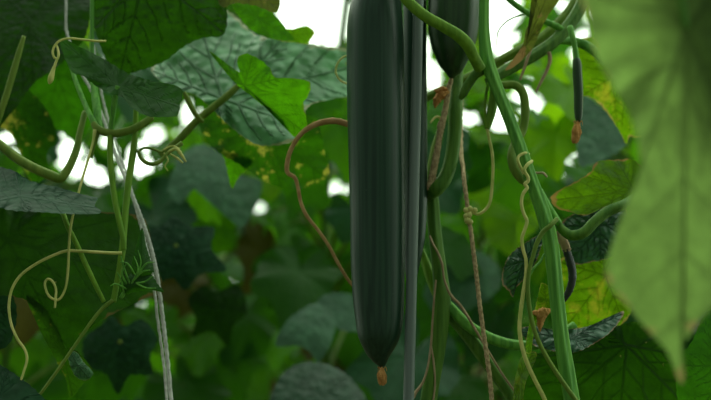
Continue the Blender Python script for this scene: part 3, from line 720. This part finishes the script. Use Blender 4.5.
put('folded_corner', MB().add(P(pts[:, 0], pts[:, 1], .042 + .004 * rad), F), M['leaf_frosted'], fold_leaf, attrs={'vein': vein, 'rim': rad})['label'] = 'pale folded corner'
leaf('dark blue-green leaf corner at the bottom left', [(-40, 350), (-8, 360), (14, 374), (40, 394), (62, 425), (-40, 430)], (0, 400), -.02, 'leaf_teal_matt', ay=-.6)
leaf('dim blue-green leaf at the left edge behind the long tendril', [(-40, 276), (0, 284), (14, 300), (16, 325), (4, 348), (-40, 350)], (-10, 310), .08, 'leaf_teal_matt', ay=-.2)
b = MB().add(*px_tube([(-10, 136, .02, 4), (4, 148, .02, 4.6), (18, 159, .02, 4.8), (34, 168, .02, 4.8), (50, 175, .02, 5), (60, 178, .02, 4.6), (66, 172, .022, 4.2), (72, 161, .025, 3.8), (77, 147, .03, 3.5), (80, 132, .035, 3.2), (85, 112, .045, 3)], nseg=14, ridges=5, amp=.06))
tag(put('leaf_stalk', b, M['stem_olive']), 'thick curving leaf stalk crossing the pale gaps at the left edge', 'stem')
b = MB().add(*px_tube([(184, 92, .06, 2), (187, 98, .062, 2.6), (191, 107, .065, 2.8), (197, 116, .07, 2.8), (203, 122, .075, 2)], nseg=10))
tag(put('leaf_stalk', b, M['stem_olive']), 'short green stalk under the frosted leaf, left of it', 'stem')

# ------------------------------------------------------------------ LEAVES, RIGHT
leaf('very large pale green out-of-focus leaf hanging at the right, tip brown', [(690, -18), (676, -62), (640, -88), (596, -72), (574, -30), (586, 14), (597, 56), (612, 84), (628, 112), (638, 142), (640, 168), (633, 190), (622, 216), (612, 246), (606, 270), (611, 287), (626, 304), (641, 322), (656, 339), (666, 350), (672, 362), (677, 376), (681, 384), (684, 380), (683, 362), (682, 345), (690, 334), (700, 320), (722, 297), (748, 250), (772, 170), (798, 90), (806, 10), (780, -66), (736, -90), (702, -62)], (686, 28), -.44, 'leaf_pale', ay=.18, ax=.20, curl=.12, wave=.25, m=300, n=60, teeth=.8,
     petiole=[(686, 28, -.44, 3.5), (681, -8, -.448, 3.5), (676, -50, -.457, 3.5), (668, -110, -.468, 3.5), (655, -180, -.45, 3.5), (640, -250, -.38, 3.5)], pet_mat='stem')
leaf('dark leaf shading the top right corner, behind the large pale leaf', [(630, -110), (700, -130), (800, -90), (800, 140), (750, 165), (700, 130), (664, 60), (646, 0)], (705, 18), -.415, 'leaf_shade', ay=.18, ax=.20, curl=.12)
leaf('lime leaf strip speckled yellow, behind the hanging young cucumber', [(576, 46), (598, 38), (636, 58), (662, 108), (644, 136), (630, 137), (626, 144), (620, 132), (606, 112), (592, 98), (578, 90)], (612, 78), .09, 'leaf_yellow', ay=.2, curl=.2, m=200)
leaf('blurred blue-green leaf under the speckled lime leaf', [(578, 98), (598, 104), (618, 122), (628, 138), (618, 152), (592, 164), (578, 160)], (598, 130), .35, 'leaf_teal_pale', ay=-.4)
leaf('yellow-green leaf with rusty rim touching the large pale leaf', [(551, 198), (560, 190), (573, 183), (590, 172), (597, 162), (615, 160), (634, 160), (648, 176), (640, 194), (624, 201), (605, 207), (586, 215), (570, 212), (556, 208)], (634, 190), .05, 'leaf_golden', ay=-.35, ax=-.1, curl=.2, wave=.3,
     petiole=[(556, 221, .01, 3.4), (563, 230, .008, 4.6), (572, 235, .006, 5.2), (584, 232, .004, 5.4), (595, 221, .004, 5.4), (608, 211, .006, 5.4), (624, 204, .01, 5), (640, 194, .045, 4)], pet_mat='stem_dark')
leaf('small dark puckered leaf with brown tip, left of the ridged stem', [(543, 235), (526, 242), (511, 254), (503, 270), (502, 284), (509, 291), (513, 297), (515, 289), (524, 280), (531, 270), (539, 254)], (524, 262), .035, 'leaf_blue_bumpy', ax=-.8, ay=-.1, curl=.3, teeth=.8, tooth=6)
leaf('dark puckered leaf under the curved stalk, right of the ridged stem', [(560, 226), (574, 214), (592, 210), (622, 206), (632, 228), (616, 254), (592, 262), (572, 264), (563, 246)], (600, 226), .07, 'leaf_blue_bumpy', ay=-.3, curl=.3, teeth=.8)
leaf('yellow mottled leaf lit from behind, right of the ridged stem', [(558, 262), (580, 256), (612, 250), (634, 290), (624, 322), (592, 332), (560, 334), (556, 300)], (606, 276), .10, 'leaf_yellow', ay=.1, curl=.2, m=200, n=40)
leaf('dark crinkled leaf curled upward with rusty lower rim', [(520, 330), (534, 326), (558, 330), (588, 326), (606, 318), (624, 311), (619, 322), (606, 336), (590, 346), (570, 353), (548, 350), (530, 343)], (572, 338), .03, 'leaf_blue_bumpy', ay=-1.0, curl=.2, wave=.6, teeth=.8, tooth=6)
leaf('broad dark leaf with branching veins at the bottom right', [(524, 360), (546, 352), (572, 348), (604, 330), (640, 322), (664, 340), (694, 372), (710, 430), (600, 450), (520, 440), (518, 392)], (626, 346), .08, 'leaf_holed', ay=.25, curl=.3, wave=.2, m=260, n=50, relief=-.001)
leaf('green leaf in the bottom right corner behind the brown tip', [(676, 366), (690, 344), (708, 312), (750, 290), (760, 430), (690, 430)], (726, 366), .0, 'leaf_mid', ay=.2, curl=.3)
leaf('tiny yellow leaf scrap beside the shrivelled flower', [(536, 313), (537, 300), (541, 284), (546, 285), (554, 290), (554, 309), (546, 314)], (546, 300), .03, 'leaf_yellow', teeth=.8, tooth=5, m=90, n=16)
leaf('small curled yellow-green leaf near the bottom below the scrap', [(512, 425), (514, 388), (518, 366), (524, 354), (536, 352), (535, 362), (527, 378), (523, 400), (522, 425)], (521, 376), .02, 'leaf_yellow', ax=1.0, teeth=.8, tooth=5, m=90, n=16)
leaf('thin yellow-green leaf sliver under the shrivelled flower', [(526, 352), (527, 335), (531, 320), (537, 312), (536, 325), (533, 338), (531, 352)], (531, 334), .015, 'leaf_lime', ax=.8, teeth=.4, tooth=5, m=80, n=12)
leaf('dry folded leaf strip with tan patch, hanging at the upper right', [(536, -30), (537, 0), (532, 18), (526, 30), (523, 44), (514, 58), (505, 70), (512, 68), (524, 58), (534, 46), (541, 30), (549, 14), (560, -2), (566, -30)], (526, 44), .018, 'leaf_dry', ax=-.3, teeth=.4, m=140, n=20)

# ------------------------------------------------------------------ BLURRED LEAVES BEHIND
leaf('blurred pale blue-green leaf with notched lobes, behind the spotted leaf', [(176, 164), (188, 149), (206, 144), (226, 158), (242, 174), (262, 182), (254, 208), (242, 228), (226, 216), (206, 199), (192, 190), (180, 204), (168, 190)], (206, 172), .42, 'leaf_teal_pale', ay=-.5, curl=.3)
leaf('blurred blue-green pointed leaf low, left of the large cucumber', [(276, 345), (286, 322), (300, 310), (318, 304), (334, 318), (334, 336), (326, 352), (318, 362), (310, 352), (298, 346)], (312, 326), .40, 'leaf_teal_pale', ay=-.5, curl=.3)
leaf('blurred leaf tucked right behind the pointed blue-green leaf', [(318, 302), (338, 292), (362, 300), (368, 326), (350, 332), (334, 326)], (342, 312), .42, 'leaf_teal_pale', ay=-.5)
leaf('blurred leaf with pale rim at the bottom, left of the cucumber tip', [(270, 402), (284, 372), (310, 362), (344, 372), (366, 400), (372, 430), (270, 430)], (318, 398), .35, 'leaf_blue', ay=-.6, curl=.3)
leaf('wide dim blue-green leaf to the right of the white strings', [(144, 228), (160, 226), (172, 214), (190, 226), (214, 228), (212, 248), (226, 270), (202, 274), (186, 290), (172, 278), (154, 284), (156, 258)], (176, 246), .33, 'leaf_teal_matt', ay=-.3, curl=.3, petiole=[(176, 246, .33, 2.4), (186, 260, .6, 2), (201, 275, .89, 2)])
leaf('dim green leaf below the wide leaf near the white strings', [(188, 300), (204, 285), (216, 292), (238, 285), (247, 312), (234, 326), (228, 346), (212, 332), (192, 337), (196, 318)], (214, 306), .4, 'leaf_dark', curl=.3)
leaf('smooth mid green leaf glowing dimly, left of the cucumber middle', [(252, 268), (270, 249), (290, 254), (317, 245), (339, 274), (322, 288), (312, 311), (292, 300), (268, 309), (268, 290)], (292, 272), .55, 'leaf_mid', ay=.3, curl=.3)
leaf('blurred blue-green leaf right of the pole at mid height', [(424, 296), (440, 268), (470, 250), (496, 262), (500, 286), (476, 306), (446, 318)], (462, 282), .5, 'leaf_teal_pale', ay=-.3, curl=.3)
leaf('long blurred bright green leaf between twine and ridged stem', [(462, 182), (484, 168), (510, 156), (536, 152), (530, 164), (508, 176), (484, 190), (468, 194)], (500, 172), .6, 'leaf_mid', ay=.5)
leaf('dim blue-green leaf behind the wire-thin stems, lower left', [(84, 340), (100, 326), (112, 316), (124, 326), (142, 320), (158, 338), (150, 356), (152, 374), (130, 376), (118, 394), (106, 374), (86, 366)], (120, 342), .3, 'leaf_teal_matt', ay=-.1, curl=.3, petiole=[(120, 342, .3, 2.4), (150, 350, .6, 2), (199, 362, .89, 2)])

# ------------------------------------------------------------------ PLANT ROW BEHIND: each plant a thing with stem and leaves
def lobed_outline(seed):
    r = random.Random(seed)
    keys = [(0, 1.0), (24, .80), (48, .90), (74, .68), (105, .78), (135, .62), (158, .60), (172, .34), (180, .10)]
    pts = []
    for a, k in keys:
        pts.append((a, k * r.uniform(.93, 1.07)))
    for a, k in reversed(keys[1:-1]):
        pts.append((360 - a, k * r.uniform(.93, 1.07)))
    return [(math.cos(math.radians(a)) * k * 100, math.sin(math.radians(a)) * k * 100) for a, k in pts]

protos = []
def proto_leaf(seed, mat):
    pts, F, vein, rad, th = leaf_shape(lobed_outline(seed), (0, 0), 84, 12, 2.0, 16)
    r = random.Random(seed)
    x = pts[:, 0] / 100; y = pts[:, 1] / 100
    z = -0.30 * r.uniform(.6, 1.3) * x * np.abs(x) + 0.16 * np.abs(y) - .25 * y ** 2 + .07 * rad ** 2 * np.sin(th * 5 + seed) + .03 * rad ** 3 * np.sin(th * 11 + seed)
    me = bpy.data.meshes.new('leaf')
    me.from_pydata(np.stack([x, y, z], 1).tolist(), [], F)
    me.polygons.foreach_set('use_smooth', [True] * len(me.polygons))
    for k, val in (('vein', vein), ('rim', rad)):
        a = me.attributes.new(k, 'FLOAT', 'POINT'); a.data.foreach_set('value', val.astype(np.float32))
    me.materials.append(M[mat])
    return me, np.stack([x, y, z], 1)

def bg_leaf_mat(name, top, trans, **kw):
    # object coordinates of these copies are in leaf radii, so the cells are coarser
    return leaf_mat(name, top, trans, tuple(min(1, x * 1.5) for x in top), cell=9.0, **kw)
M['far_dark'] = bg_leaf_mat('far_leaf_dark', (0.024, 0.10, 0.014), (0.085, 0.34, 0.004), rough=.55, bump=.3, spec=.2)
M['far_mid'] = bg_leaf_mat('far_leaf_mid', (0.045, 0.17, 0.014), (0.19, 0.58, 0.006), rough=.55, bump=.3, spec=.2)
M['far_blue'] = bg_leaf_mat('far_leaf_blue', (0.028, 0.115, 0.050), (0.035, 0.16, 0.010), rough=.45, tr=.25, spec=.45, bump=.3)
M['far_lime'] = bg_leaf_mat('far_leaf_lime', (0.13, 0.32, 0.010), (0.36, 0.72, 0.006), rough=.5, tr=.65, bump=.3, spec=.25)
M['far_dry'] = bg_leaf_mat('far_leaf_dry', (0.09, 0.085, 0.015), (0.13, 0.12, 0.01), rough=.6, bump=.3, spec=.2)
KINDS = ['far_dark', 'far_mid', 'far_blue', 'far_lime', 'far_dry']
for ki, k in enumerate(KINDS):
    for s in range(3):
        protos.append((k, *proto_leaf(ki * 10 + s, k)))

def project(w3):
    d = w3 - CAM
    z = d @ FW
    return 355.5 + FPX * (d @ RT) / z, 200 - FPX * (d @ UP) / z

# open sky between the leaves, as ellipses in the photograph's frame (checked against real projected leaf vertices)
GAPS = [(318, 14, 40, 32), (68, 147, 9, 12), (82, 166, 12, 9), (60, 172, 6, 6), (98, 178, 6, 7), (128, 156, 9, 8), (150, 134, 11, 9), (142, 166, 7, 9), (175, 172, 5, 5), (189, 112, 8, 13), (8, 135, 9, 6), (12, 156, 6, 6), (108, 140, 5, 6),
        (500, 30, 15, 24), (444, 86, 10, 8), (466, 118, 8, 8), (500, 118, 9, 14), (508, 134, 8, 7), (534, 76, 7, 7), (520, 96, 5, 5), (566, 6, 10, 8), (580, 46, 7, 16), (500, 3, 20, 8),
        (575, 152, 9, 5), (542, 104, 6, 7), (265, 212, 6, 5), (245, 231, 8, 5), (334, 186, 9, 4), (322, 218, 5, 3), (424, 60, 8, 22), (226, 208, 4, 4), (600, 18, 6, 10), (487, 247, 4, 4), (443, 197, 4, 4)]
cell = 5
MX, MY = 190, 70          # the rows go on past the frame
GW, GH = (711 + 2 * MX) // cell + 1, (400 + 2 * MY) // cell + 1
cxs = (np.arange(GW) + .5) * cell - MX; cys = (np.arange(GH) + .5) * cell - MY
CX, CY = np.meshgrid(cxs, cys)
gapmask = np.zeros((GH, GW), bool)
for (gx_, gy_, rx, ry) in GAPS:
    gapmask |= ((CX - gx_) / rx) ** 2 + ((CY - gy_) / ry) ** 2 < 1.0
BIG = np.zeros((GH, GW), bool)
for (gx_, gy_, rx, ry) in [GAPS[0], (500, 30, 15, 24), (500, 3, 20, 8)]:
    BIG |= ((CX - gx_) / rx) ** 2 + ((CY - gy_) / ry) ** 2 < 1.0
blk = rng.random((GH // 2 + 1, GW // 2 + 1)).repeat(2, 0).repeat(2, 1)[:GH, :GW]
gapmask &= BIG | (blk > .34)          # the sky shows in flecks, not in one piece
cover = np.zeros((GH, GW), int)

plants = []
plant_specs = [(-.52, .62, 'blurred cucumber plant behind the left edge leaves'), (-.27, .9, 'blurred cucumber plant behind the white double string'), (-.02, .72, 'blurred cucumber plant directly left of the large cucumber'),
               (.20, .85, 'blurred cucumber plant behind the pole and jute twine'), (.46, .68, 'blurred cucumber plant behind the ridged green stem'), (.70, .95, 'blurred cucumber plant behind the large pale right leaf'),
               (-.75, 1.7, 'far cucumber plant in the second row, left end'), (-.30, 1.8, 'far cucumber plant in the second row behind the frosted leaf'), (.12, 1.75, 'far cucumber plant in the second row behind the large cucumber'),
               (.55, 1.85, 'far cucumber plant in the second row behind the crossing stems'), (1.0, 1.7, 'far cucumber plant in the second row, right end'),
               (-.86, .78, 'blurred cucumber plant past the left edge of the frame'), (1.02, .72, 'blurred cucumber plant past the right edge of the frame'), (-1.25, 1.75, 'far cucumber plant in the second row, past the left edge'), (1.45, 1.8, 'far cucumber plant in the second row, past the right edge')]
for (x, y, lab) in plant_specs:
    r = thing('cucumber_plant', np.array([x, y, 0.0]), lab, 'plant', 'blurred cucumber plants in the rows behind')
    zz = np.linspace(-0.02, 2.3, 40)
    c = np.stack([x + .03 * np.sin(zz * 4 + x * 9), y + .03 * np.cos(zz * 3.3 + x * 5), zz], 1)
    put('stem', MB().add(*sweep(c, np.full(40, .006), nseg=10, ridges=5, amp=.08)), M['stem_dark'], r)
    plants.append([x, y, r, 0])

from mathutils.bvhtree import BVHTree
bpy.context.view_layer.update()
placed = []          # (plant index, bvh, centre, radius)
proto_faces = {}
for k_, me_, pv_ in protos:
    proto_faces[me_.name] = [tuple(p_.vertices) for p_ in me_.polygons]
for o_ in list(COL.objects):     # everything in front that a far leaf must not cut through
    if o_.type == 'MESH' and not (o_.parent and o_.parent.name.startswith('cucumber_plant')) and o_.get('kind') != 'structure':
        vs = [o_.matrix_world @ v_.co for v_ in o_.data.vertices]
        ar = np.array(vs)
        if ar[:, 1].max() > .2:
            c_ = (ar.min(0) + ar.max(0)) / 2
            placed.append((-1, BVHTree.FromPolygons(vs, [tuple(p_.vertices) for p_ in o_.data.polygons]), c_, np.linalg.norm(ar - c_, axis=1).max()))
for i_, p_ in enumerate(plants):
    o_ = p_[2].children[0]
    ar = np.array([(p_[0], p_[1], 0)]) + np.array([v_.co[:] for v_ in o_.data.vertices])
    placed.append((i_, BVHTree.FromPolygons(ar.tolist(), [tuple(q_.vertices) for q_ in o_.data.polygons]), ar.mean(0), 1.3))

def collides(pi, bv, c, r):
    for (qi, qb, qc, qr) in placed:
        if qi != pi and np.linalg.norm(c - qc) < r + qr and bv.overlap(qb):
            return True
    return False

def stem_point(p, z):
    return np.array([p[0] + .03 * math.sin(z * 4 + p[0] * 9), p[1] + .03 * math.cos(z * 3.3 + p[0] * 5), z])

def try_leaf(px, py, row, kind, size):
    cand = [(i, p) for i, p in enumerate(plants) if (p[1] < 1.2) == (row == 0) and p[3] < 96]
    if not cand: return False
    yy0 = (.80 if row == 0 else 1.80) + random.uniform(-.40, .35)
    w0 = P1(px, py, yy0)
    pi, p = min(cand, key=lambda q: abs(q[1][0] - w0[0]) + random.uniform(0, .03))
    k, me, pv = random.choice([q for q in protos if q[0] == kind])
    # blade: tip droops outward and down, normal up and towards the aisle
    tip = np.array([random.gauss(0, .7), random.gauss(-.25, .4), random.gauss(-.65, .4)])
    nrm = np.array([random.gauss(0, .45), random.gauss(-.75, .35), random.gauss(.45, .4)])
    tip /= np.linalg.norm(tip); nrm -= tip * nrm.dot(tip); nrm /= np.linalg.norm(nrm)
    side = np.cross(nrm, tip)
    R = np.stack([tip, side, nrm], 1)
    base = w0 - R[:, 0] * size * .3
    w3 = (pv * size) @ R.T + base
    if w3[:, 2].min() < 0.04 or w3[:, 1].min() < .22:
        return False
    u, v = project(w3)
    iu = np.floor((u + MX) / cell).astype(int); iv = np.floor((v + MY) / cell).astype(int)
    ok = (iu >= 0) & (iu < GW) & (iv >= 0) & (iv < GH)
    if ok.sum() == 0: return False
    if gapmask[iv[ok], iu[ok]].mean() > 0.012: return False
    bv = BVHTree.FromPolygons(w3.tolist(), proto_faces[me.name])
    rad = np.linalg.norm(w3 - base, axis=1).max()
    if collides(pi, bv, base, rad): return False
    o = bpy.data.objects.new('leaf', me)
    COL.objects.link(o)
    o.parent = p[2]
    Mx = Matrix(((R[0, 0], R[0, 1], R[0, 2], 0), (R[1, 0], R[1, 1], R[1, 2], 0), (R[2, 0], R[2, 1], R[2, 2], 0), (0, 0, 0, 1)))
    o.matrix_local = Matrix.Translation(Vector(base - np.array([p[0], p[1], 0]))) @ Mx @ Matrix.Scale(size, 4)
    p[3] += 1
    placed.append((pi, bv, base, rad))
    # its stalk back to the plant's stem, when nothing stands in the way
    sp = stem_point(p, max(.05, base[2] - random.uniform(.02, .10)))
    hd = base - sp
    if np.linalg.norm(hd) < .34:
        q = catmull(np.array([sp, sp + hd * .45 + np.array([0, 0, .03]), sp + hd * .85 + np.array([0, 0, .015]), base]), 5)
        V, F = sweep(q, np.linspace(.0035, .0024, len(q)), nseg=8)
        uu, vv_ = project(V)
        a_ = np.clip(np.floor((uu + MX) / cell).astype(int), 0, GW - 1); b_ = np.clip(np.floor((vv_ + MY) / cell).astype(int), 0, GH - 1)
        pb = BVHTree.FromPolygons(V.tolist(), F)
        cc = (sp + base) / 2
        if not gapmask[b_, a_].any() and not collides(pi, pb, cc, np.linalg.norm(hd)):
            Ri = np.linalg.inv(R)
            Vl = ((V - base) @ Ri.T) / size
            pm = bpy.data.meshes.new('petiole'); pm.from_pydata(Vl.tolist(), [], F)
            pm.polygons.foreach_set('use_smooth', [True] * len(pm.polygons))
            pm.materials.append(M['stem_olive'])
            po = bpy.data.objects.new('petiole', pm); COL.objects.link(po); po.parent = o
            placed.append((pi, pb, cc, np.linalg.norm(hd)))
    m = np.zeros((GH, GW), bool); m[iv[ok], iu[ok]] = True
    cover[m] += 1
    return True

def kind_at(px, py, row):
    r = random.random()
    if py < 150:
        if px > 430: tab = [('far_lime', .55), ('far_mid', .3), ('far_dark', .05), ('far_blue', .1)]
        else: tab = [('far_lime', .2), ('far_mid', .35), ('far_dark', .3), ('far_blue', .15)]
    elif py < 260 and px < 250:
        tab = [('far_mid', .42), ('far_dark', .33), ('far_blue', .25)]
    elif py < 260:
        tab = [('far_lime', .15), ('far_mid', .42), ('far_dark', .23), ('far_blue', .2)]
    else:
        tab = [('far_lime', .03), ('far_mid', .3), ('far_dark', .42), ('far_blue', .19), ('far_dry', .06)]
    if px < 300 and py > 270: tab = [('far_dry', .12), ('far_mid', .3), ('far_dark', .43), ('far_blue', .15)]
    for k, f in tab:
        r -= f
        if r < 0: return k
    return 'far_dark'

for row, (target, tries) in enumerate([(1, 4500), (3, 10000)]):
    n_done = 0
    for it in range(tries):
        want = (cover < target) & ~gapmask
        idx = np.argwhere(want)
        if len(idx) == 0 or n_done > (500 if row == 0 else 575): break
        if random.random() < .72:
            inside = idx[(cxs[idx[:, 1]] > 0) & (cxs[idx[:, 1]] < 711) & (cys[idx[:, 0]] > 0) & (cys[idx[:, 0]] < 400)]
            if len(inside): idx = inside
        j, i = idx[random.randrange(len(idx))]
        px, py = cxs[i] + random.uniform(-8, 8), cys[j] + random.uniform(-8, 8)
        f = it / tries
        size = random.uniform(.055, .105) * (1.15 if row else 1.0) * (1.0 - .68 * f)
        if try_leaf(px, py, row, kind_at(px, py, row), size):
            n_done += 1
    print('row', row, 'leaves', n_done, 'uncovered', int(((cover < 1) & ~gapmask).sum()))
